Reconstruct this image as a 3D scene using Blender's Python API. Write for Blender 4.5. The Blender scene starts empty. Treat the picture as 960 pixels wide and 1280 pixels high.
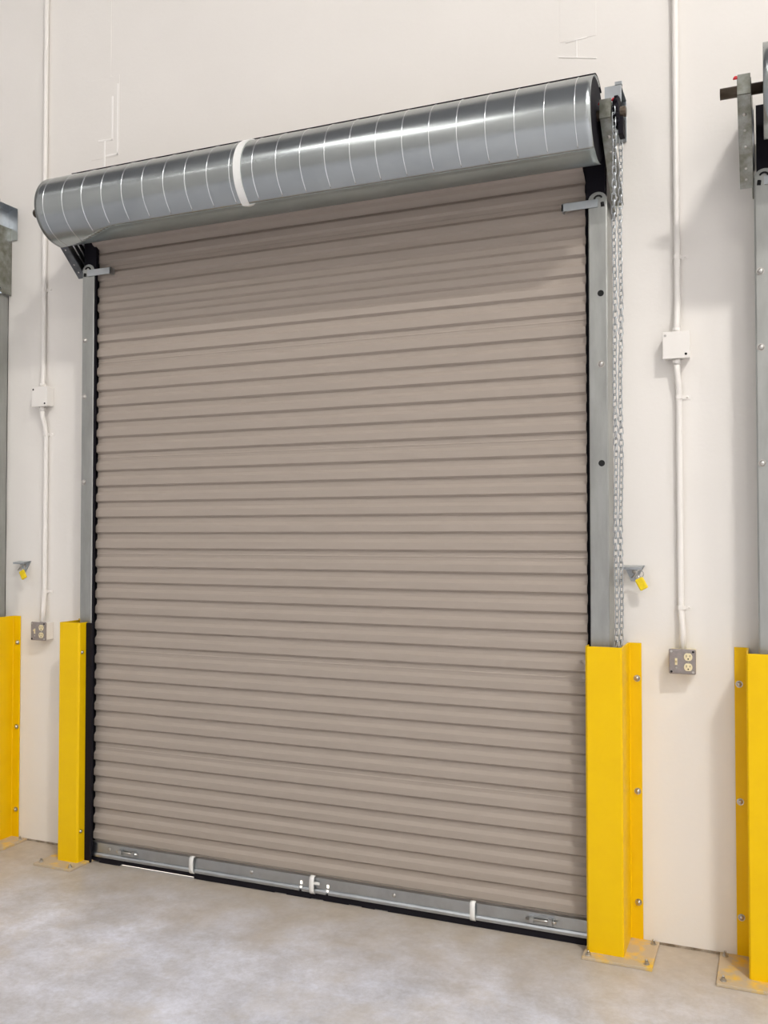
import bpy, bmesh, math, random
from mathutils import Vector, Matrix
random.seed(7)
S = bpy.context.scene
COL = S.collection
PI = math.pi

# ------------------------------------------------------------------ materials
MATS = {}
def mat(name, color, rough=.5, metal=0., spec=.5, noise=None, bump=None, coat=0.):
    """noise = (scale, second colour, contrast lo, hi[, stretch]); bump = (scale, strength, distance)"""
    m = bpy.data.materials.new(name); m.use_nodes = True
    nt = m.node_tree; b = nt.nodes['Principled BSDF']
    b.inputs['Base Color'].default_value = (*color, 1)
    b.inputs['Roughness'].default_value = rough
    b.inputs['Metallic'].default_value = metal
    b.inputs['Specular IOR Level'].default_value = spec
    b.inputs['Coat Weight'].default_value = coat
    tc = nt.nodes.new('ShaderNodeTexCoord')
    geo = nt.nodes.new('ShaderNodeNewGeometry')
    if noise:
        sc, c2, lo, hi = noise[:4]
        st = noise[4] if len(noise) > 4 else (1, 1, 1)
        mp = nt.nodes.new('ShaderNodeMapping'); mp.inputs['Scale'].default_value = st
        n = nt.nodes.new('ShaderNodeTexNoise'); n.inputs['Scale'].default_value = sc
        n.inputs['Detail'].default_value = 6; n.inputs['Roughness'].default_value = .6
        r = nt.nodes.new('ShaderNodeValToRGB')
        r.color_ramp.elements[0].position = lo; r.color_ramp.elements[0].color = (*color, 1)
        r.color_ramp.elements[1].position = hi; r.color_ramp.elements[1].color = (*c2, 1)
        nt.links.new(geo.outputs['Position'], mp.inputs['Vector'])
        nt.links.new(mp.outputs['Vector'], n.inputs['Vector'])
        nt.links.new(n.outputs['Fac'], r.inputs['Fac'])
        nt.links.new(r.outputs['Color'], b.inputs['Base Color'])
    if bump:
        n2 = nt.nodes.new('ShaderNodeTexNoise'); n2.inputs['Scale'].default_value = bump[0]
        n2.inputs['Detail'].default_value = 4
        bp = nt.nodes.new('ShaderNodeBump'); bp.inputs['Strength'].default_value = bump[1]
        bp.inputs['Distance'].default_value = bump[2]
        nt.links.new(geo.outputs['Position'], n2.inputs['Vector'])
        nt.links.new(n2.outputs['Fac'], bp.inputs['Height'])
        nt.links.new(bp.outputs['Normal'], b.inputs['Normal'])
    MATS[name] = m
    return m

WALL = mat('painted_concrete_wall', (.83, .795, .745), .55, noise=(1.3, (.80, .765, .715), .35, .75), bump=(55, .12, .004))
CAULK = mat('white_caulk', (.93, .90, .86), .5)
PIPE = mat('wall_white_paint', (.84, .805, .755), .4)
CEIL = mat('pale_ceiling', (.36, .365, .385), .8, noise=(2, (.32, .325, .345), .3, .7))
FAR = mat('far_wall_paint', (.72, .71, .70), .7, noise=(1, (.68, .67, .66), .3, .7))
CURT = mat('taupe_slat_paint', (.385, .330, .282), .62, spec=.25, noise=(5, (.37, .318, .272), .35, .7, (.3, 1, 6)), bump=(300, .02, .001))
GALV = mat('galvanized_steel', (.52, .55, .57), .30, 1., noise=(14, (.44, .46, .48), .35, .7), bump=(40, .03, .002))
HOODM = mat('galvanized_hood_sheet', (.46, .49, .485), .25, 1., noise=(9, (.385, .415, .42), .3, .72, (.5, 1, 1)), bump=(7, .05, .003))
TRACK = mat('galvanized_track', (.43, .44, .42), .42, .85, noise=(9, (.33, .335, .315), .35, .75, (2, 2, .5)), bump=(30, .04, .002))
DGALV = mat('dull_bracket_steel', (.36, .37, .34), .36, 1., noise=(22, (.20, .20, .16), .35, .65))
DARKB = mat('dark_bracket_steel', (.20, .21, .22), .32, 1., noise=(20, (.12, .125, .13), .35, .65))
UNDER = mat('dull_bottom_sheet', (.46, .52, .52), .32, .95, noise=(9, (.36, .42, .425), .3, .72, (.5, 1, 1)))
RIB = mat('bright_seam_wire', (.86, .88, .90), .25, 1.)
BOLT = mat('zinc_bolt', (.62, .60, .57), .3, 1., noise=(60, (.45, .43, .40), .3, .7))
BLACK = mat('black_rubber_and_shade', (.010, .009, .013), .7, spec=.15)  # rubber parts, plus the shade put into the hood-end discs
HOLE = mat('dark_hole', (.01, .01, .01), .9)
SHAFT = mat('brown_steel_shaft', (.115, .085, .06), .45, .6, noise=(40, (.07, .055, .04), .3, .7))
RED = mat('red_plastic', (.65, .02, .03), .4)
YEL = mat('yellow_guard_paint', (.86, .545, .001), .40, spec=.22, noise=(6, (.83, .51, .001), .4, .75), bump=(25, .03, .002))
YDUST = mat('dusty_yellow_plate', (.80, .50, .04), .6, noise=(11, (.52, .42, .29), .33, .50))
GREYP = mat('grey_cover_steel', (.33, .29, .275), .5, .3, noise=(60, (.28, .25, .24), .35, .65))
IVORY = mat('ivory_plastic', (.80, .70, .45), .35)
WPLAS = mat('white_plastic', (.86, .86, .83), .4)
TAG = mat('yellow_tag_plastic', (.88, .66, .004), .4, noise=(120, (.80, .56, .004), .4, .7))
EARTH = mat('outside_concrete', (.72, .72, .74), .9, noise=(3, (.65, .65, .68), .3, .7))
SEALANT = mat('dirty_joint', (.16, .12, .08), .9, noise=(14, (.42, .36, .29), .4, .62))

def floor_mat():
    m = bpy.data.materials.new('sealed_concrete_floor'); m.use_nodes = True
    nt = m.node_tree; b = nt.nodes['Principled BSDF']; L = nt.links.new
    geo = nt.nodes.new('ShaderNodeNewGeometry')
    def noise(sc, det=7, rough=.6, dist=0., st=(1, 1, 1)):
        mp = nt.nodes.new('ShaderNodeMapping'); mp.inputs['Scale'].default_value = st
        n = nt.nodes.new('ShaderNodeTexNoise'); n.inputs['Scale'].default_value = sc
        n.inputs['Detail'].default_value = det; n.inputs['Roughness'].default_value = rough
        n.inputs['Distortion'].default_value = dist
        L(geo.outputs['Position'], mp.inputs['Vector']); L(mp.outputs['Vector'], n.inputs['Vector'])
        return n
    def ramp(src, a, b_, ca, cb):
        r = nt.nodes.new('ShaderNodeValToRGB')
        r.color_ramp.elements[0].position = a; r.color_ramp.elements[0].color = (*ca, 1)
        r.color_ramp.elements[1].position = b_; r.color_ramp.elements[1].color = (*cb, 1)
        L(src, r.inputs['Fac']); return r
    def mix(f, a, b_, mode='MIX'):
        x = nt.nodes.new('ShaderNodeMix'); x.data_type = 'RGBA'; x.blend_type = mode
        if isinstance(f, float): x.inputs[0].default_value = f
        else: L(f, x.inputs[0])
        L(a, x.inputs[6]); L(b_, x.inputs[7]); return x.outputs[2]
    big = ramp(noise(2.0, 8, .60, .15, (1, .8, 1)).outputs['Fac'], .34, .66, (.64, .66, .73), (.82, .84, .92))
    blotch = ramp(noise(5.5, 9, .68, .25).outputs['Fac'], .40, .62, (.80, .775, .74), (1.07, 1.07, 1.09))
    c = mix(.85, big.outputs['Color'], blotch.outputs['Color'], 'MULTIPLY')
    fine = ramp(noise(48, 7, .75).outputs['Fac'], .35, .65, (.86, .85, .84), (1.08, 1.08, 1.08))
    c = mix(.8, c, fine.outputs['Color'], 'MULTIPLY')
    stain = ramp(noise(2.6, 7, .62, .2).outputs['Fac'], .52, .70, (0, 0, 0), (.5, .5, .5))
    brown = ramp(noise(14, 5, .6).outputs['Fac'], .3, .7, (.56, .50, .42), (.66, .60, .51))
    c = mix(stain.outputs['Color'], c, brown.outputs['Color'])
    # tan dust gathered along the wall, with a ragged edge
    sep = nt.nodes.new('ShaderNodeSeparateXYZ'); L(geo.outputs['Position'], sep.inputs[0])
    dn = noise(5, 6, .65)
    ad = nt.nodes.new('ShaderNodeMath'); ad.operation = 'MULTIPLY_ADD'
    L(dn.outputs['Fac'], ad.inputs[0]); ad.inputs[1].default_value = .75; L(sep.outputs['Y'], ad.inputs[2])
    dm = nt.nodes.new('ShaderNodeMapRange'); dm.inputs['From Min'].default_value = -.42; dm.inputs['From Max'].default_value = .22
    L(ad.outputs[0], dm.inputs['Value'])
    tan = ramp(noise(18, 5, .6).outputs['Fac'], .3, .7, (.40, .325, .23), (.48, .40, .29))
    mm = nt.nodes.new('ShaderNodeMath'); mm.operation = 'MULTIPLY'; mm.inputs[1].default_value = .8
    L(dm.outputs['Result'], mm.inputs[0])
    c = mix(mm.outputs[0], c, tan.outputs['Color'])
    L(c, b.inputs['Base Color'])
    rr = nt.nodes.new('ShaderNodeMapRange'); rr.inputs['To Min'].default_value = .30; rr.inputs['To Max'].default_value = .55
    L(noise(3.1, 5).outputs['Fac'], rr.inputs['Value']); L(rr.outputs['Result'], b.inputs['Roughness'])
    bp = nt.nodes.new('ShaderNodeBump'); bp.inputs['Strength'].default_value = .08; bp.inputs['Distance'].default_value = .004
    L(noise(40).outputs['Fac'], bp.inputs['Height']); L(bp.outputs['Normal'], b.inputs['Normal'])
    return m
FLOOR = floor_mat()

# ------------------------------------------------------------------ mesh helpers
class MB:
    def __init__(s): s.v = []; s.f = []; s.sm = []
    def add(s, vs, fs, smooth=False):
        k = len(s.v); s.v += [tuple(v) for v in vs]
        for f in fs: s.f.append([i + k for i in f]); s.sm.append(smooth)
    def box(s, x0, x1, y0, y1, z0, z1, M=None):
        vs = [Vector((x, y, z)) for x in (x0, x1) for y in (y0, y1) for z in (z0, z1)]
        if M is not None: vs = [M @ v for v in vs]
        s.add(vs, [(0, 1, 3, 2), (4, 6, 7, 5), (0, 4, 5, 1), (2, 3, 7, 6), (0, 2, 6, 4), (1, 5, 7, 3)])
    def extrude(s, poly, axis, a, b, smooth=False):
        """closed polygon of 2D points swept along axis 'x' (poly=(y,z)), 'y' (x,z) or 'z' (x,y)"""
        def P(p, t): return {'x': (t, p[0], p[1]), 'y': (p[0], t, p[1]), 'z': (p[0], p[1], t)}[axis]
        n = len(poly)
        s.add([P(p, a) for p in poly] + [P(p, b) for p in poly], [], False)
        k = len(s.v) - 2 * n
        for i in range(n):
            j = (i + 1) % n
            s.f.append([k + i, k + j, k + n + j, k + n + i]); s.sm.append(smooth)
        s.f.append([k + i for i in range(n)]); s.sm.append(False)
        s.f.append([k + n + i for i in reversed(range(n))]); s.sm.append(False)
    def sheet(s, line, axis, a, b, th, smooth=False, closed_ends=True):
        """open 2D polyline given thickness th (to its left) and swept"""
        off = offset(line, th)
        poly = list(line) + off[::-1]
        # quads only: caps built strip by strip
        def P(p, t): return {'x': (t, p[0], p[1]), 'y': (p[0], t, p[1]), 'z': (p[0], p[1], t)}[axis]
        n = len(poly); m = len(line); k = len(s.v)
        s.v += [P(p, a) for p in poly] + [P(p, b) for p in poly]
        for i in range(n):
            j = (i + 1) % n
            s.f.append([k + i, k + j, k + n + j, k + n + i]); s.sm.append(smooth and i not in (m - 1, n - 1))
        for i in range(m - 1):
            q = [k + i, k + i + 1, k + n - 2 - i, k + n - 1 - i]
            s.f.append(q); s.sm.append(False); s.f.append([x + n for x in reversed(q)]); s.sm.append(False)
    def cyl(s, p, q, r, n=16, r2=None, smooth=True):
        p, q = Vector(p), Vector(q); d = (q - p).normalized()
        u = d.orthogonal().normalized(); w = d.cross(u); r2 = r if r2 is None else r2
        vs = [p + (u * math.cos(2 * PI * i / n) + w * math.sin(2 * PI * i / n)) * r for i in range(n)]
        vs += [q + (u * math.cos(2 * PI * i / n) + w * math.sin(2 * PI * i / n)) * r2 for i in range(n)]
        k = len(s.v); s.v += [tuple(v) for v in vs]
        for i in range(n):
            s.f.append([k + i, k + (i + 1) % n, k + n + (i + 1) % n, k + n + i]); s.sm.append(smooth)
        s.f.append([k + i for i in reversed(range(n))]); s.sm.append(False)
        s.f.append([k + n + i for i in range(n)]); s.sm.append(False)
    def tube(s, pts, r, n=8, closed=False):
        pts = [Vector(p) for p in pts]; N = len(pts); k = len(s.v); prev = None
        for i, p in enumerate(pts):
            a = pts[i - 1] if (i > 0 or closed) else p
            b = pts[(i + 1) % N] if (i < N - 1 or closed) else p
            d = (b - a).normalized()
            u = (prev - d * prev.dot(d)).normalized() if prev is not None else d.orthogonal().normalized()
            prev = u; w = d.cross(u)
            s.v += [tuple(p + (u * math.cos(2 * PI * j / n) + w * math.sin(2 * PI * j / n)) * r) for j in range(n)]
        for i in range(N if closed else N - 1):
            a0, b0 = k + i * n, k + ((i + 1) % N) * n
            for j in range(n):
                s.f.append([a0 + j, a0 + (j + 1) % n, b0 + (j + 1) % n, b0 + j]); s.sm.append(True)
        if not closed:
            s.f.append([k + j for j in reversed(range(n))]); s.sm.append(False)
            s.f.append([k + (N - 1) * n + j for j in range(n)]); s.sm.append(False)
    def dome(s, c, r, axis, n=12, h=.6):
        c = Vector(c); d = Vector(axis).normalized(); u = d.orthogonal().normalized(); w = d.cross(u)
        k = len(s.v); rings = 4
        for a in range(rings):
            t = a / rings * PI / 2
            for j in range(n):
                s.v.append(tuple(c + (u * math.cos(2 * PI * j / n) + w * math.sin(2 * PI * j / n)) * r * math.cos(t) + d * r * h * math.sin(t)))
        s.v.append(tuple(c + d * r * h))
        for a in range(rings - 1):
            for j in range(n):
                s.f.append([k + a * n + j, k + a * n + (j + 1) % n, k + (a + 1) * n + (j + 1) % n, k + (a + 1) * n + j]); s.sm.append(True)
        top = k + rings * n
        for j in range(n):
            s.f.append([k + (rings - 1) * n + j, k + (rings - 1) * n + (j + 1) % n, top]); s.sm.append(True)
        s.f.append([k + j for j in reversed(range(n))]); s.sm.append(False)
    def build(s, name, material, parent=None, org=(0, 0, 0), bevel=0, seg=2):
        o0 = Vector(org)
        base = Vector((0, 0, 0))
        p = parent
        while p is not None: base += p.location; p = p.parent
        me = bpy.data.meshes.new(name)
        me.from_pydata([Vector(v) - base - o0 for v in s.v], [], s.f)
        for p_, t in zip(me.polygons, s.sm): p_.use_smooth = t
        me.materials.append(material)
        bm = bmesh.new(); bm.from_mesh(me); bmesh.ops.recalc_face_normals(bm, faces=bm.faces); bm.to_mesh(me); bm.free()
        o = bpy.data.objects.new(name, me); COL.objects.link(o); o.location = o0
        if parent is not None: o.parent = parent
        if bevel:
            b = o.modifiers.new('bevel', 'BEVEL'); b.width = bevel; b.segments = seg; b.limit_method = 'ANGLE'; b.angle_limit = .6
        return o

def offset(line, th):
    out = []
    for i, p in enumerate(line):
        a = line[max(i - 1, 0)]; b = line[min(i + 1, len(line) - 1)]
        def nrm(u, v):
            dx, dy = v[0] - u[0], v[1] - u[1]; l = math.hypot(dx, dy) or 1
            return (-dy / l, dx / l)
        ns = []
        if i > 0: ns.append(nrm(line[i - 1], p))
        if i < len(line) - 1: ns.append(nrm(p, line[i + 1]))
        nx = sum(n[0] for n in ns) / len(ns); ny = sum(n[1] for n in ns) / len(ns)
        l2 = max(nx * nx + ny * ny, .3)
        out.append((p[0] + nx / l2 * th, p[1] + ny / l2 * th))
    return out

def tag(o, label=None, cat=None, group=None, kind=None):
    if label: o['label'] = label
    if cat: o['category'] = cat
    if group: o['group'] = group
    if kind: o['kind'] = kind
    return o
def empty(name, loc, label, cat, group=None):
    o = bpy.data.objects.new(name, None); COL.objects.link(o); o.location = loc
    o.empty_display_size = .1
    return tag(o, label, cat, group)
KIDS = {}
def copy_tree(o, parent=None, kids=None):
    if kids is None:
        kids = {}
        for q in bpy.data.objects:
            if q.parent: kids.setdefault(q.parent.name, []).append(q)
    c = o.copy(); COL.objects.link(c); c.parent = parent
    for ch in kids.get(o.name, []): copy_tree(ch, c, kids)
    return c

# ------------------------------------------------------------------ setting
CX = -1.885                      # middle of the big door
PR, PL = 3.13, 3.21              # spacing to the right and left neighbour doors
OP = [(CX - PL - 1.24, CX - PL + 1.24), (CX - 1.24, CX + 1.24), (CX + PR - 1.24, CX + PR + 1.24)]
XL, XR, YF, ZC = -10.5, 9., -13., 9.6
m = MB()
edges = [XL] + [x for o in OP for x in o] + [XR]
for i in range(0, len(edges), 2): m.box(edges[i], edges[i + 1], 0, .2, 0, 3.)
m.box(XL, XR, 0, .2, 3., ZC)
tag(m.build('wall_back', WALL), kind='structure')
m = MB(); m.box(XL, XR, YF, .2, -.15, 0); tag(m.build('floor', FLOOR), kind='structure')
m = MB(); m.box(XL - 6, XR + 6, .2, 9, -.16, -.004); tag(m.build('trim_4', EARTH), kind='structure')
m = MB(); m.box(XL, XR, YF, .2, ZC, ZC + .15); tag(m.build('ceiling', CEIL), kind='structure')
m = MB(); m.box(XL - .15, XL, YF, .2, 0, ZC); tag(m.build('wall_left', FAR), kind='structure')
m = MB(); m.box(XR, XR + .15, YF, .2, 0, ZC); tag(m.build('wall_right', FAR), kind='structure')
m = MB(); m.box(XL, XR, YF - .15, YF, 0, ZC); tag(m.build('wall_front', FAR), kind='structure')
m = MB()
for i in range(0, len(edges), 2): m.box(edges[i], edges[i + 1], -.003, .0, 0, .009)
tag(m.build('baseboard_back', SEALANT), kind='structure')

def beads(name, segs, w=.010):
    m = MB()
    for (x0, z0, x1, z1) in segs:
        d = Vector((x1 - x0, 0, z1 - z0)); L = d.length; a = math.atan2(d.z, d.x)
        M = Matrix.Translation((x0, 0, z0)) @ Matrix.Rotation(-a, 4, 'Y')
        m.box(-w / 2, L + w / 2, -.003, .0, -w / 2, w / 2, M)
    return tag(m.build(name, CAULK, bevel=.0015), kind='structure')
beads('trim_1', [(-3.081, 3.56, -3.081, 3.92), (-3.115, 3.64, -3.115, 3.86), (-3.20, 3.645, -3.115, 3.64), (-3.162, 3.64, -3.162, 3.44),
                 (-3.15, 3.56, -3.081, 3.56)])
beads('trim_2', [(-.73, 3.585, -.73, 3.655), (-.775, 3.655, -.69, 3.66), (-.805, 3.60, -.65, 3.565)], .005)
m = MB()                         # shallow skim-coat patches of the filled wall slots
m.box(-3.25, -3.07, -.0015, 0, 3.55, 3.97); m.box(-3.165, -3.125, -.002, 0, 3.97, 4.6)
m.box(-.80, -.65, -.0015, 0, 3.66, 4.6)
m.box(-.045, .12, -.0015, 0, 3.70, 4.6)
tag(m.build('trim_3', WALL, bevel=.001), kind='structure')

# ------------------------------------------------------------------ rolling door
HY, HZ, HR = -.35, 3.147, .157    # hood axis and radius
def hood_pt(a, r): return (HY + r * math.cos(a), HZ + r * math.sin(a))

def make_door():
    root = empty('rolling_door', (CX, 0, 0), 'big closed taupe rolling shutter door under a silver coil hood, between two yellow guards', 'roll-up door', 'rolling doors along the wall')
    # --- curtain: corrugated slats, the top leaning forward on to the coil
    xl, xr = CX - 1.225, CX + 1.205
    lines = []
    z = .107
    k = 1
    while z < 3.09:
        seam = (k % 6 == 0)
        lines.append((z, seam)); z += .0905 if seam else .0774; k += 1
    pts = [(-.094, .088)]
    for z, seam in lines:
        p = .0905 if seam else .0774
        pts += [(-.0945, z - .0075), (-.0956, z - .0066), (-.1062, z + .0015), (-.1072, z + .003)]
        if seam: pts += [(-.1072, z + .031), (-.1064, z + .033), (-.0955, z + .0455), (-.0945, z + .0475), (-.0945, z + .060), (-.0962, z + .0605), (-.0962, z + .064), (-.0945, z + .066)]
        else: pts += [(-.1072, z + .031), (-.1064, z + .033), (-.0955, z + .0455), (-.0945, z + .0475)]
    def lean(p):
        y, z = p
        if z > 3.03:
            t = z - 3.03; return (y - .016 - t * .95, 3.03 + t * .8)
        return p
    pts = [lean(p) for p in pts]
    m = MB(); m.sheet(pts, 'x', xl, xr, -.0015)
    m.build('curtain', CURT, root)
    m = MB()                     # the rolled-up part of the curtain inside the hood
    poly = []
    for i in range(96):
        a = 2 * PI * i / 96; r = .128 + .004 * (1 if (i // 3) % 2 else -1)
        poly.append((HY + r * math.cos(a), 3.165 + r * math.sin(a)))
    m.extrude(poly, 'x', xl + .02, xr - .03); m.build('curtain_roll', CURT, root)
    for x in (CX - 1.235, CX + 1.291):
        m = MB(); m.cyl((x - .006, HY, HZ), (x + .006, HY, HZ), .1505, 64); m.build('shaded_drum_end', BLACK, root)  # black discs put the shade inside the open hood ends into colour
    # --- bottom bar
    bx0, bx1 = CX - 1.235, CX + 1.215
    holes = [(-1.944, .006), (-1.813, .006)]
    xs = [bx0]
    for hx, hw in holes: xs += [hx - hw, hx + hw]
    xs.append(bx1)
    m = MB()
    def bar(x0, x1, zs):
        for z0, z1 in zs: m.box(x0, x1, -.122, -.118, z0, z1)
    bar(xs[0], xs[1], [(.028, .096)]); bar(xs[2], xs[3], [(.028, .096)]); bar(xs[4], xs[5], [(.028, .096)])
    for a, b in ((xs[1], xs[2]), (xs[3], xs[4])): bar(a, b, [(.028, .038), (.049, .056), (.072, .096)])
    for a, b in ((xs[0], xs[1]), (xs[2], xs[3]), (xs[4], xs[5])):
        m.extrude([(-.122, .050), (-.127, .048), (-.131, .040), (-.131, .030), (-.122, .028)], 'x', a, b)
    m.box(bx0, bx1, -.118, -.098, .092, .096)
    bb = m.build('bottom_bar', GALV, root)
    m = MB()
    n = 40
    for i in range(n):           # rubber lip: lifts clear of the floor at its left end
        x0 = bx0 + (bx1 - bx0) * i / n; x1 = bx0 + (bx1 - bx0) * (i + 1) / n; t = (i + .5) / n
        zb = .0095 if (t < .03 or .08 < t < .26) else (.004 if (i in (17, 20, 23, 25)) else .001)
        if t > .86: zb = .0005
        m.box(x0, x1, -.125, -.105, zb, .032)
    m.build('rubber_seal', BLACK, bb)
    for cx, s in ((-2.885, 1), (-.865, -1)):
        m = MB()
        m.box(cx - .05, cx + .05, -.126, -.122, .054, .088)
        for q in (-.038, .038): m.extrude([(-.126, .056), (-.142, .060), (-.142, .082), (-.126, .086)], 'x', cx + q - .008, cx + q + .008)
        lk = m.build('slide_bolt', GALV, bb, bevel=.001)
        m = MB(); m.cyl((cx - .062, -.133, .072), (cx + .062, -.133, .072), .005); m.dome((cx - .052 * s, -.1375, .072), .007, (0, -1, 0))
        m.build('bolt_rod', BOLT, lk)
        m = MB(); m.box(cx - .028, cx + .028, -.1265, -.1262, .067, .077); m.build('slot', HOLE, lk)
    for cx in (-2.515, -1.885, -1.148):
        m = MB(); w = .011
        m.sheet([(-.118, .100), (-.126, .101), (-.134, .097), (-.1375, .085), (-.1375, .045), (-.134, .033), (-.124, .026)], 'x', cx - w, cx + w, -.003, smooth=True)
        if cx == -1.885: m.box(cx + w, cx + w + .026, -.137, -.131, .070, .080)
        m.build('clip', WPLAS, bb)
    for hx in (-2.998, -2.2, -1.5):
        m = MB(); m.dome((hx, -.122, .072), .009, (0, -1, 0), h=.5); m.build('rivet', BOLT, bb)
    # --- guide rails, edge seals, dark head sheets, brackets (mirror pair)
    for s in (1, -1):
        def X(a): return CX + s * a          # a = distance outboard of the door middle
        m = MB()
        a0, a1 = 1.223, 1.297
        # channel: front leg, web, back leg, and a wall angle behind it
        prof = [(a0 + .002, -.132), (a0, -.1345), (a0 + .004, -.137), (a1 - .006, -.137), (a1 - .001, -.134), (a1, -.128), (a1, -.068), (a0 + .01, -.068)]
        m.sheet([(X(p), y) for p, y in prof], 'z', .0, 2.925, .003 * s)
        m.sheet([(X(a1 - .003), -.066), (X(a1 - .003), -.001)], 'z', .0, 2.90, .004 * s)
        m.box(min(X(a1 - .04), X(a1 - .003)), max(X(a1 - .04), X(a1 - .003)), -.005, -.001, .0, 2.90)
        # rounded top ear of the front leg with its rim
        ear = [(X(a0), 2.925)] + [(X((a0 + a1) / 2 - .037 * math.cos(t)), 2.925 + .034 * math.sin(t)) for t in [PI * i / 10 for i in range(1, 10)]] + [(X(a1), 2.925)]
        m.extrude(ear, 'y', -.137, -.134)
        gr = m.build('guide_rail', TRACK, root)
        hz = (2.555, 2.275, 1.885) if s > 0 else (2.577, 2.295, 1.867)
        bolts = [(2.275,)] if s > 0 else [(2.577,), (2.295,), (1.867,)]
        for z in hz:
            if s > 0 and z != 2.275:
                m = MB(); m.cyl((X(1.270), -.1366, z), (X(1.270), -.1378, z), .0125, 20); m.build('hole', HOLE, gr)
            else:
                m = MB(); m.cyl((X(1.278 if s < 0 else 1.270), -.137, z), (X(1.278 if s < 0 else 1.270), -.139, z), .014, 20)
                m.dome((X(1.278 if s < 0 else 1.270), -.139, z), .011, (0, -1, 0), h=.7)
                b = m.build('carriage_bolt', BOLT, gr); b['label'] = 'shiny bolt head'
        m = MB()                 # two curved slots in the ear
        m.tube([(X(1.262 + .014 * math.cos(t)), -.1375, 2.932 + .011 * math.sin(t)) for t in [PI * (.05 + .11 * i) for i in range(10)]], .004, 6)
        m.build('slot', HOLE, gr)
        m = MB(); m.tube([(X(1.278), -.1375, 2.915), (X(1.280), -.1375, 2.898)], .007, 8); m.build('slot', HOLE, gr)
        m = MB()                 # stop tab reaching over the curtain
        m.box(min(X(1.118), X(1.262)), max(X(1.118), X(1.262)), -.143, -.1375, 2.897, 2.929)
        m.box(min(X(1.118), X(1.126)), max(X(1.118), X(1.126)), -.143, -.110, 2.897, 2.929)
        m.build('stop_tab', GALV, gr, bevel=.001)
        m = MB()
        m.box(min(X(1.17), X(1.292)), max(X(1.17), X(1.292)), -.086, -.072, .0, 2.93)
        m.box(min(X(a0 - .006), X(a0 + .015)), max(X(a0 - .006), X(a0 + .015)), -.131, -.122, .0, 2.93) if s < 0 else None
        m.build('edge_seal', BLACK, gr)
        m = MB(); m.box(min(X(1.19), X(1.288)), max(X(1.19), X(1.288)), -.0895, -.0865, 2.92, 3.2); m.box(min(X(1.215), X(1.288)), max(X(1.215), X(1.288)), -.133, -.112, 2.925, 3.2)
        m.build('head_sheet', BLACK, root)  # black sheets filling the dark gap between curtain and bracket
        # bracket plate standing out from the wall, front flange folded outboard
        bxp = 1.310 if s > 0 else 1.299
        plate = [(-.002, 2.895), (-.105, 2.905), (-.375, 3.15), (-.375, 3.185), (-.30, 3.215), (-.15, 3.26), (-.002, 3.26)]
        m = MB(); m.extrude(plate, 'x', X(bxp), X(bxp + .005))
        f = [(-.105, 2.905), (-.375, 3.15), (-.375, 3.195)]
        m.sheet(f, 'x', X(bxp), X(bxp + .046), .005)
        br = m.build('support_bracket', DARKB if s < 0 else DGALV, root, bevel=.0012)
        for q in (.035, .07, .105):    # pressed ribs along the plate, parallel to its raking edge
            m = MB()
            for t0, t1 in ((.15, .75),):
                y0, z0 = -.105 + q * .8 + (-.27) * t0, 2.905 + q * .55 + .245 * t0
                y1, z1 = -.105 + q * .8 + (-.27) * t1, 2.905 + q * .55 + .245 * t1
                m.tube([(X(bxp - .001), y0, z0), (X(bxp - .001), y1, z1)], .0045, 8)
            m.build('pressed_rib', GALV, br)
        fn = Vector((0, -.245, -.27)).normalized()
        for t in (.10, .22, .45, .62, .78):
            c = Vector((X(bxp + .024), -.105 - .27 * t, 2.905 + .245 * t)) + fn * .001
            m = MB(); m.dome(c, .0075 if t < .7 else .009, fn, h=.7); m.build('flange_bolt', BOLT, br)
        # shaft and its saddle clamp
        m = MB(); m.cyl((X(1.23), HY, 3.165), (X(1.402), HY, 3.165), .0195, 20); m.build('shaft', SHAFT, root)
        m = MB()
        m.tube([(X(bxp + .022), HY + .030 * math.cos(t), 3.165 + .030 * math.sin(t)) for t in [PI * (-.1 + .12 * i) for i in range(11)]], .006, 8)
        m.box(min(X(bxp + .002), X(bxp + .044)), max(X(bxp + .002), X(bxp + .044)), -.392, -.385, 3.135, 3.205)
        cl = m.build('shaft_clamp', DGALV, br)
        for q, dz in ((.004, .03), (.052, .036)) if s > 0 else ((.050, .034),):
            m = MB(); m.dome((X(bxp + q), -.372, 3.165 + dz), .010, (0, -.5, 1), h=1.2); c = m.build('bolt_cap', RED, cl); c['label'] = 'red plastic bolt cap'
        if s > 0:
            # chain hoist: cover box over a sprocket
            m = MB()
            bx0_, bx1_ = X(bxp - .018), X(bxp + .046)
            m.sheet([(-.150, 3.195), (-.150, 3.365), (-.004, 3.365), (-.004, 3.195)], 'x', bx0_, bx1_, -.003)
            m.box(bx0_, bx0_ + .003, -.148, -.004, 3.195, 3.365)
            m.box(bx1_ - .024, bx1_ + .003, -.153, -.13, 3.365, 3.378)
            ho = m.build('chain_hoist', GALV, root, bevel=.001)
            m = MB(); m.cyl((bx1_ - .010, -.1515, 3.275), (bx1_ - .010, -.1495, 3.275), .010); m.build('hole', HOLE, ho)
            m = MB(); xs_ = X(bxp + .050)
            m.cyl((xs_, HY, 3.165), (xs_ + .022, HY, 3.165), .05, 24)
            for i in range(12):
                a = 2 * PI * i / 12
                m.cyl((xs_ + .004, HY + .052 * math.cos(a), 3.165 + .052 * math.sin(a)), (xs_ + .018, HY + .052 * math.cos(a), 3.165 + .052 * math.sin(a)), .008, 8)
            m.box(xs_ + .016, xs_ + .034, -.372, -.32, 3.075, 3.14)
            m.build('sprocket', BLACK, ho)
    # --- hood
    x0, x1 = CX - 1.260, CX + 1.300
    A0, A1 = math.radians(72), math.radians(292)
    nx, na = 120, 176
    m = MB()
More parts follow.
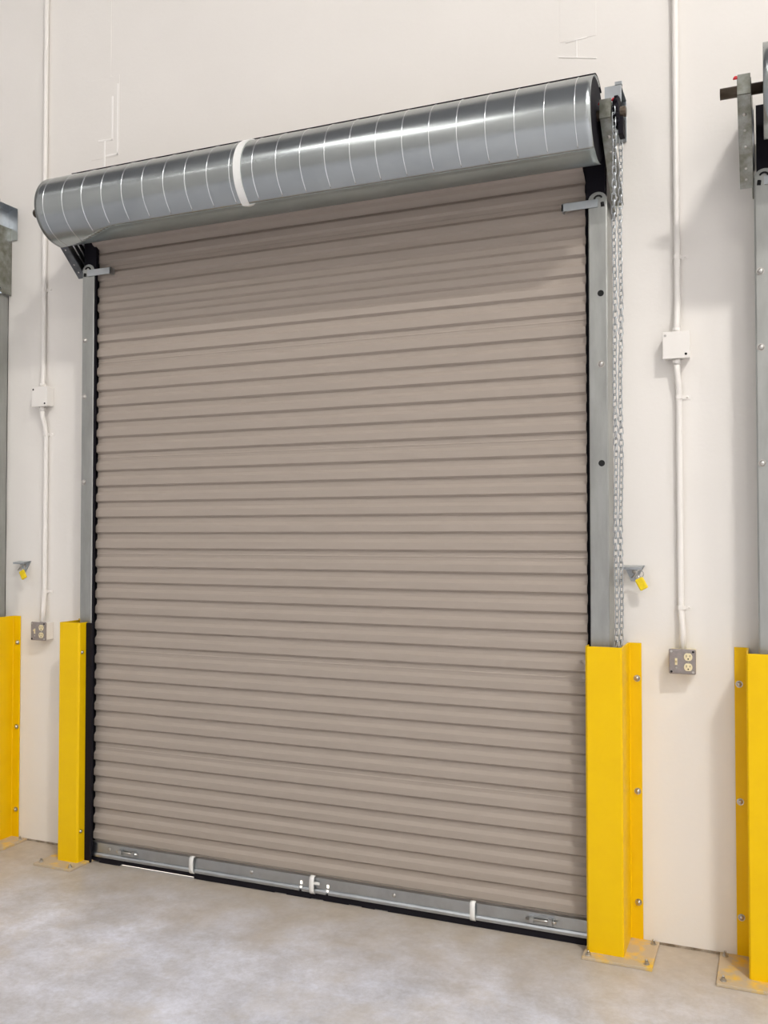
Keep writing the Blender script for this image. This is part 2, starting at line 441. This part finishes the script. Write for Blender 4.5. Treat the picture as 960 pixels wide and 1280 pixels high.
    def crease(x):
        t = min(max((x - x0) / .42, 0), 1); t = t * t * (3 - 2 * t)
        return math.radians(276 - 40 * t)
    def rad(a, x):
        c = crease(x); d = math.degrees(a - c)
        r = HR
        if -16 < d <= 0: r += .0035 * ((d + 16) / 16) ** 2
        if d > 0: r += .0035 - .0075 * min(d / 10, 1) if d < 10 else -.004
        return r
    grid = []
    for i in range(nx + 1):
        x = x0 + (x1 - x0) * i / nx
        c = crease(x)
        row = []
        for j in range(na + 1):
            a = A0 + (A1 - A0) * j / na
            if x < x0 + .001: pass
            y, z = hood_pt(a, rad(a, x)); row.append((x, y, z))
        grid.append(row)
    k = na + 1
    top, low = [], []
    for i in range(nx):
        c = crease(x0 + (x1 - x0) * (i + .5) / nx)
        for j in range(na):
            q = (i * k + j, (i + 1) * k + j, (i + 1) * k + j + 1, i * k + j + 1)
            (low if A0 + (A1 - A0) * (j + .5) / na > c + math.radians(2.5) else top).append(q)
    allv = [p for r in grid for p in r]
    def sub(fs):
        used = sorted({v for q in fs for v in q}); ix = {v: n for n, v in enumerate(used)}
        mm = MB(); mm.add([allv[v] for v in used], [tuple(ix[v] for v in q) for q in fs], True); return mm
    hood = sub(top).build('hood', HOODM, root)
    under = sub(low).build('bottom_sheet', UNDER, hood); under['label'] = 'dull blue-grey bottom sheet'
    su = under.modifiers.new('thick', 'SOLIDIFY'); su.thickness = .0025; su.offset = 0
    so = hood.modifiers.new('thick', 'SOLIDIFY'); so.thickness = .0025; so.offset = 0
    px = [x0 + .05 + i * .1115 for i in range(23)]
    for x in px:
        m = MB(); e = math.degrees(crease(x)) - 2
        m.tube([(x, *hood_pt(math.radians(a), rad(math.radians(a), x) + .0012)) for a in [78 + (e - 78) * i / 40 for i in range(41)]], .0017, 6)
        m.build('seam_rib', RIB, hood)
    m = MB(); sx = -2.052; w = .017
    al = [80 + i * 5 for i in range(33)]
    for i in range(len(al) - 1):
        vs = []
        for a in (al[i], al[i + 1]):
            for xx in (sx - w, sx + w):
                for dr in (.002, .0065): vs.append((xx, *hood_pt(math.radians(a), HR + dr)))
        m.add(vs, [(0, 1, 3, 2), (4, 6, 7, 5), (0, 4, 5, 1), (2, 3, 7, 6), (0, 2, 6, 4), (1, 5, 7, 3)], False)
    yy, zz = hood_pt(math.radians(240), HR + .004)
    m.sheet([(sx - w, zz), (sx + .01, zz - .004), (sx + .05, zz + .003)], 'y', yy, yy + .012, .004)
    m.build('strap', WPLAS, hood)
    m = MB()                     # black gasket along the rear top edge
    line = [hood_pt(math.radians(a), HR + .0085) for a in (60, 70, 80, 90, 98, 104, 107)]
    m.sheet(line, 'x', x0 + .12, x1, .003); m.build('gasket', BLACK, hood)
    return root

door = make_door()
dR = copy_tree(door); dR.location.x += PR
for o in bpy.data.objects:
    if o.parent == dR and o.name.startswith('support_bracket') and o.data.materials[0] == DARKB:
        o.data = o.data.copy(); o.data.materials[0] = DGALV
tag(dR, 'neighbouring rolling door cut off by the right edge, only its left guide rail, bracket and shaft end showing', 'roll-up door')
dL = copy_tree(door); dL.location.x -= PL
tag(dL, 'neighbouring rolling door cut off by the left edge, only its right guide rail and hoist showing', 'roll-up door')

# ------------------------------------------------------------------ hand chains
def make_chain(name):
    m = MB()
    def strand(P, Q, sway):
        P, Q = Vector(P), Vector(Q); L = (Q - P).length; pitch = .0235; n = int(L / pitch)
        for i in range(n):
            t = (i + .5) / n; c = P.lerp(Q, t); c.x += sway * math.sin(t * 23)
            ang = (PI / 4 if i % 2 else -PI / 4) + .3 * math.sin(i * .35)
            u = Vector((math.cos(ang), math.sin(ang), 0)); d = (Q - P).normalized()
            loop = []
            for j in range(12):
                a = 2 * PI * j / 12; lo = .0098 if math.sin(a) >= 0 else -.0098
                loop.append(c + u * (.0082 * math.cos(a)) + d * (.0078 * math.sin(a) + lo * .78))
            m.tube(loop, .0022, 5, True)
    strand((-.520, -.403, 3.165), (-.563, -.130, 1.10), .002)
    strand((-.512, -.297, 3.165), (-.549, -.110, 1.10), .002)
    return m.build(name, GALV, org=(-.53, -.12, 1.10))
ch = tag(make_chain('hand_chain'), 'long galvanized hand chain hanging beside the right guide rail of the big door', 'chain', 'hand chains of the doors')
c2 = ch.copy(); COL.objects.link(c2); c2.location.x -= PL
tag(c2, 'galvanized hand chain at the left edge of the photo, beside the cut-off left door', 'chain')

# ------------------------------------------------------------------ chain keepers and tags
def make_keeper():
    r = empty('chain_keeper', (-.512, 0, 1.44), 'small metal chain keeper on the wall right of the big door', 'bracket', 'chain keepers')
    m = MB()
    x, z = -.512, 1.455
    m.extrude([(x - .04, z + .028), (x + .042, z + .028), (x + .005, z - .035), (x - .012, z - .035)], 'y', -.004, -.0005)
    m.build('plate', GALV, r)
    m = MB(); m.sheet([(-.004, z + .028), (-.05, z + .022), (-.05, z + .012)], 'x', x - .036, x + .036, .003)
    m.build('shelf', GALV, r)
    m = MB(); m.dome((x, -.004, z + .004), .009, (0, -1, 0)); m.build('screw', BOLT, r)
    m = MB(); m.tube([(x + .03, -.045, z + .02), (x + .012, -.05, z - .005), (x - .004, -.045, z - .02)], .0035, 8)
    m.tube([(x + .03 + .013 * math.cos(t), -.050, z - .004 + .014 * math.sin(t)) for t in [2 * PI * i / 14 for i in range(14)]], .0022, 6, True)
    m.build('ring', BOLT, r)
    return r
kp = make_keeper()
k2 = copy_tree(kp); k2.location.x -= 3.155; k2.location.z -= .015
tag(k2, 'small metal chain keeper on the wall left of the left outlet and conduit', 'bracket')
def make_tag():
    r = empty('yellow_tag', (-.478, -.05, 1.41), 'small yellow plastic tag hanging by the chain keeper right of the big door', 'tag', 'yellow tags')
    M = Matrix.Translation((-.478, -.050, 1.412)) @ Matrix.Rotation(math.radians(-28), 4, 'Y')
    m = MB(); m.box(-.017, .017, -.006, .006, -.024, .024, M)
    b = m.build('tag_body', TAG, r, bevel=.005)
    m = MB(); m.tube([M @ Vector((.010 * math.cos(t), 0, .024 + .013 * math.sin(t))) for t in [PI * i / 10 for i in range(11)]], .0022, 6)
    m.build('loop', BOLT, r)
    return r
tg = make_tag()
t2 = copy_tree(tg); t2.location.x -= 3.155; t2.location.z -= .015
tag(t2, 'small yellow plastic tag hanging by the chain keeper near the left edge', 'tag')

# ------------------------------------------------------------------ yellow door guards
GROUP = 'yellow steel door guards'
def make_guard(label, wx, s, ybase=-.25, fw=.140, bo=.108, bi=.150, strip=False):
    """wx = web x, s = outboard side (+1: wall flange to the right)"""
    r = empty('door_guard', (wx, -.1, 0), label, 'guard post', GROUP)
    th, H = .006, 1.175
    fl, ib = wx + s * .047, wx - s * fw
    prof = [(fl, -.008), (wx + s * .003, -.008), (wx, -.012), (wx, -.194), (wx - s * .006, -.200), (ib + s * .008, -.200), (ib, -.192), (ib, -.140)]
    m = MB(); m.sheet(prof, 'z', .010, H, -th * s if False else (-th if s > 0 else th))
    m.build('post', YEL, r, bevel=.001)
    x0, x1 = sorted((wx - s * bi, wx + s * bo))
    m = MB(); m.box(x0, x1, ybase, -.004, 0, .012)
    bp = m.build('base_plate', YDUST, r, bevel=.002); bp['label'] = 'dusty yellow base plate'
    for bx, by in ((wx + s * (bo - .020), -.035), (wx + s * (bo - .023), ybase + .03), (wx - s * (bi - .022), ybase + .022)):
        m = MB(); m.cyl((bx, by, .012), (bx, by, .0145), .0115, 16); m.cyl((bx, by, .0145), (bx, by, .022), .008, 6, smooth=False); m.cyl((bx, by, .022), (bx, by, .030), .0045, 10)
        m.build('anchor_bolt', BOLT, bp)
    for z in (1.035, .59, .155):
        m = MB(); c = (wx + s * .030, -.008, z)
        m.cyl((c[0], -.008, z), (c[0], -.011, z), .013, 16); m.dome((c[0], -.011, z), .010, (0, -1, 0), h=.9)
        m.build('wall_bolt', BOLT, r)
    if strip:                    # black strip added for the dark band beside the post; two small bolts
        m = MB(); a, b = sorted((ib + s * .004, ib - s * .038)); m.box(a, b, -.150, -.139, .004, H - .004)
        q = m.build('dark_edge_strip', BLACK, r, bevel=.002); q['label'] = 'added black edge strip'
        for z in (1.03, .16):
            m = MB(); m.dome((ib - s * .0005, -.178, z), .009, (-s, 0, 0), h=.9); m.build('side_bolt', BOLT, r)
    return r
make_guard('tall yellow steel guard at the right side of the big taupe door', -.533, 1)
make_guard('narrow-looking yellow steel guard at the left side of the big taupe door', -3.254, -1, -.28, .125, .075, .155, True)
make_guard('yellow steel guard cut off by the right edge, in front of the neighbouring guide rail', -.094, -1, -.275)
make_guard('yellow steel guard cut off by the left edge of the photo', -3.737, 1, -.22)

# ------------------------------------------------------------------ electrical runs on the wall
def box_open(m, x0, x1, z0, z1, d):
    m.box(x0, x1, -d, 0, z0, z1)
def strap(parent, x, z, s=1):
    m = MB()
    m.sheet([(x - .016, -.002), (x - .015, -.018), (x - .008, -.0285), (x + .008, -.0285), (x + .015, -.018), (x + .016, -.003), (x + .040, -.003)], 'z', z - .008, z + .008, .002)
    m.dome((x + .030, -.003, z), .005, (0, -1, 0))
    m.build('pipe_strap', PIPE, parent)
def run(side, xu, xb, zb, xo, zo, straps_u, straps_l, xlow):
    up = MB(); R = .0125; y = -.0145
    zt = zb + .053
    up.tube([(xu, y, 7.55), (xu, y, zt + .12), (xu + (xb - xu) * .4, y - .004, zt + .075), (xb, -.030, zt + .03), (xb, -.030, zt - .002)], R, 14)
    up.cyl((xb, -.030, zt - .002), (xb, -.030, zt + .018), .0155, 14)
    o = up.build('conduit', PIPE, org=(xu, y, zt))
    tag(o, 'white painted conduit pipe running up the wall above the %s white junction box' % side, 'pipe', 'painted conduits')
    for z in straps_u: strap(o, xu, z)
    jb = MB(); box_open(jb, xb - .048, xb + .048, zb - .05, zb + .05, .050)
    j = jb.build('junction_box', PIPE, org=(xb, 0, zb), bevel=.003)
    tag(j, 'white painted square junction box on the wall conduit at the %s of the big door' % side, 'junction box', 'painted junction boxes')
    m = MB(); m.box(xb - .051, xb + .051, -.054, -.050, zb - .053, zb + .053); cov = m.build('cover_plate', PIPE, j, bevel=.003)
    for q, mm in (((.036, -.038), HOLE), ((-.041, .038), BOLT if side == 'right' else HOLE)):
        m = MB(); m.cyl((xb + q[0], -.054, zb + q[1]), (xb + q[0], -.0555, zb + q[1]), .0048, 12); m.build('screw', mm, cov)
    lo = MB(); z0 = zb - .053; z1 = zo + .046
    lo.tube([(xb, -.030, z0 + .002), (xb, -.030, z0 - .05), (xlow - (xlow - xb) * .3, -.019, z0 - .10), (xlow, y, z0 - .15), (xlow, y, z1 + .15), (xo, -.026, z1 + .07), (xo, -.030, z1 - .002)], R, 14)
    lo.cyl((xb, -.030, z0 - .02), (xb, -.030, z0 + .002), .0155, 14)
    o = lo.build('conduit', PIPE, org=(xlow, y, z1))
    tag(o, 'white painted conduit pipe between the %s junction box and the grey outlet below it' % side, 'pipe', 'painted conduits')
    for z in straps_l: strap(o, xlow, z)
    # outlet
    r = empty('electrical_outlet', (xo, 0, zo), 'grey steel outlet box with two ivory sockets at the %s of the big door' % side, 'outlet', 'grey outlets')
    m = MB(); box_open(m, xo - .047, xo + .047, zo - .045, zo + .045, .052); m.build('box', PIPE if side == 'left' else IVORY, r, bevel=.003)
    m = MB(); m.box(xo - .050, xo + .050, -.062, -.052, zo - .048, zo + .048); cp = m.build('cover_plate', GREYP, r, bevel=.005)
    for k in (1, -1):
        cx, cz = xo + .022, zo + k * .0195
        m = MB(); m.extrude([(cx + .0155 * math.cos(t), cz + .0165 * max(-.86, min(.86, math.sin(t)))) for t in [2 * PI * i / 24 for i in range(24)]], 'y', -.0645, -.062)
        rc = m.build('receptacle', IVORY, cp)
        m = MB(); m.box(cx - .0075, cx - .0055, -.0652, -.0645, cz - .001, cz + .008); m.box(cx + .0055, cx + .0075, -.0652, -.0645, cz, cz + .007); m.cyl((cx, -.0645, cz - .0075), (cx, -.0652, cz - .0075), .0028, 10)
        m.build('slots', HOLE, rc)
    m = MB(); m.box(xo - .027, xo - .018, -.063, -.062, zo - .013, zo + .013); m.extrude([(-.062, zo - .006), (-.072, zo + .004), (-.072, zo + .009), (-.062, zo + .008)], 'x', xo - .025, xo - .020); m.build('switch', IVORY, cp)
    for q in ((-.040, -.039), (.040, .039), (.040, -.039), (-.040, .039)):
        m = MB(); m.cyl((xo + q[0], -.062, zo + q[1]), (xo + q[0], -.0635, zo + q[1]), .0045, 10); m.build('corner_screw', HOLE if q[0] * q[1] > 0 else BOLT, cp)
    for q in ((-.022, -.024), (.022, 0)):
        m = MB(); m.dome((xo + q[0], -.062, zo + q[1]), .0033, (0, -1, 0)); m.build('face_screw', BOLT, cp)
run('right', -.338, -.340, 2.345, -.3265, 1.116, (2.70,), (2.145, 1.321), -.334)
run('left', -3.543, -3.531, 2.330, -3.517, 1.106, (2.9,), (2.135, 1.31), -3.520)

# ------------------------------------------------------------------ light
def area(name, loc, sx, sy, power, color=(1, .97, .935)):
    l = bpy.data.lights.new(name, 'AREA'); l.shape = 'RECTANGLE'; l.size = sx; l.size_y = sy; l.energy = power; l.color = color
    o = bpy.data.objects.new(name, l); COL.objects.link(o); o.location = loc
    return o
for x, y, p in [(3.8, -5.8, 800), (-5.4, -7.4, 100), (8., -5.6, 250), (-9.4, -6.4, 15), (3.2, -10.4, 290), (-5.0, -11, 170), (8., -10.4, 130), (-9.2, -10.4, 40)]:
    area('high_bay_lamp', (x, y, 9.3), 1.1, .6, p)
sun = bpy.data.lights.new('sun', 'SUN'); sun.energy = 16; sun.angle = .01
so = bpy.data.objects.new('sun', sun); COL.objects.link(so); so.location = (0, 6, 12)
so.rotation_euler = (math.radians(-14), 0, math.radians(15))
w = bpy.data.worlds.new('sky'); S.world = w; w.use_nodes = True
w.node_tree.nodes['Background'].inputs['Color'].default_value = (.80, .88, 1, 1)
w.node_tree.nodes['Background'].inputs['Strength'].default_value = 1.2

# ------------------------------------------------------------------ camera
f = 1156.
cam = bpy.data.cameras.new('camera'); cam.sensor_fit = 'VERTICAL'; cam.sensor_height = 36; cam.sensor_width = 27; cam.lens = f / 1280 * 36
cam.clip_start = .05
co = bpy.data.objects.new('camera', cam); COL.objects.link(co); co.location = (0, -3.80, 1.6)
co.rotation_euler = (PI / 2 + math.atan(30 / f), 0, math.radians(22.8))
S.camera = co
S.view_settings.view_transform = 'Standard'; S.view_settings.look = 'None'
S.view_settings.gamma = 1; S.view_settings.use_curve_mapping = False
S.view_settings.exposure = -0.28
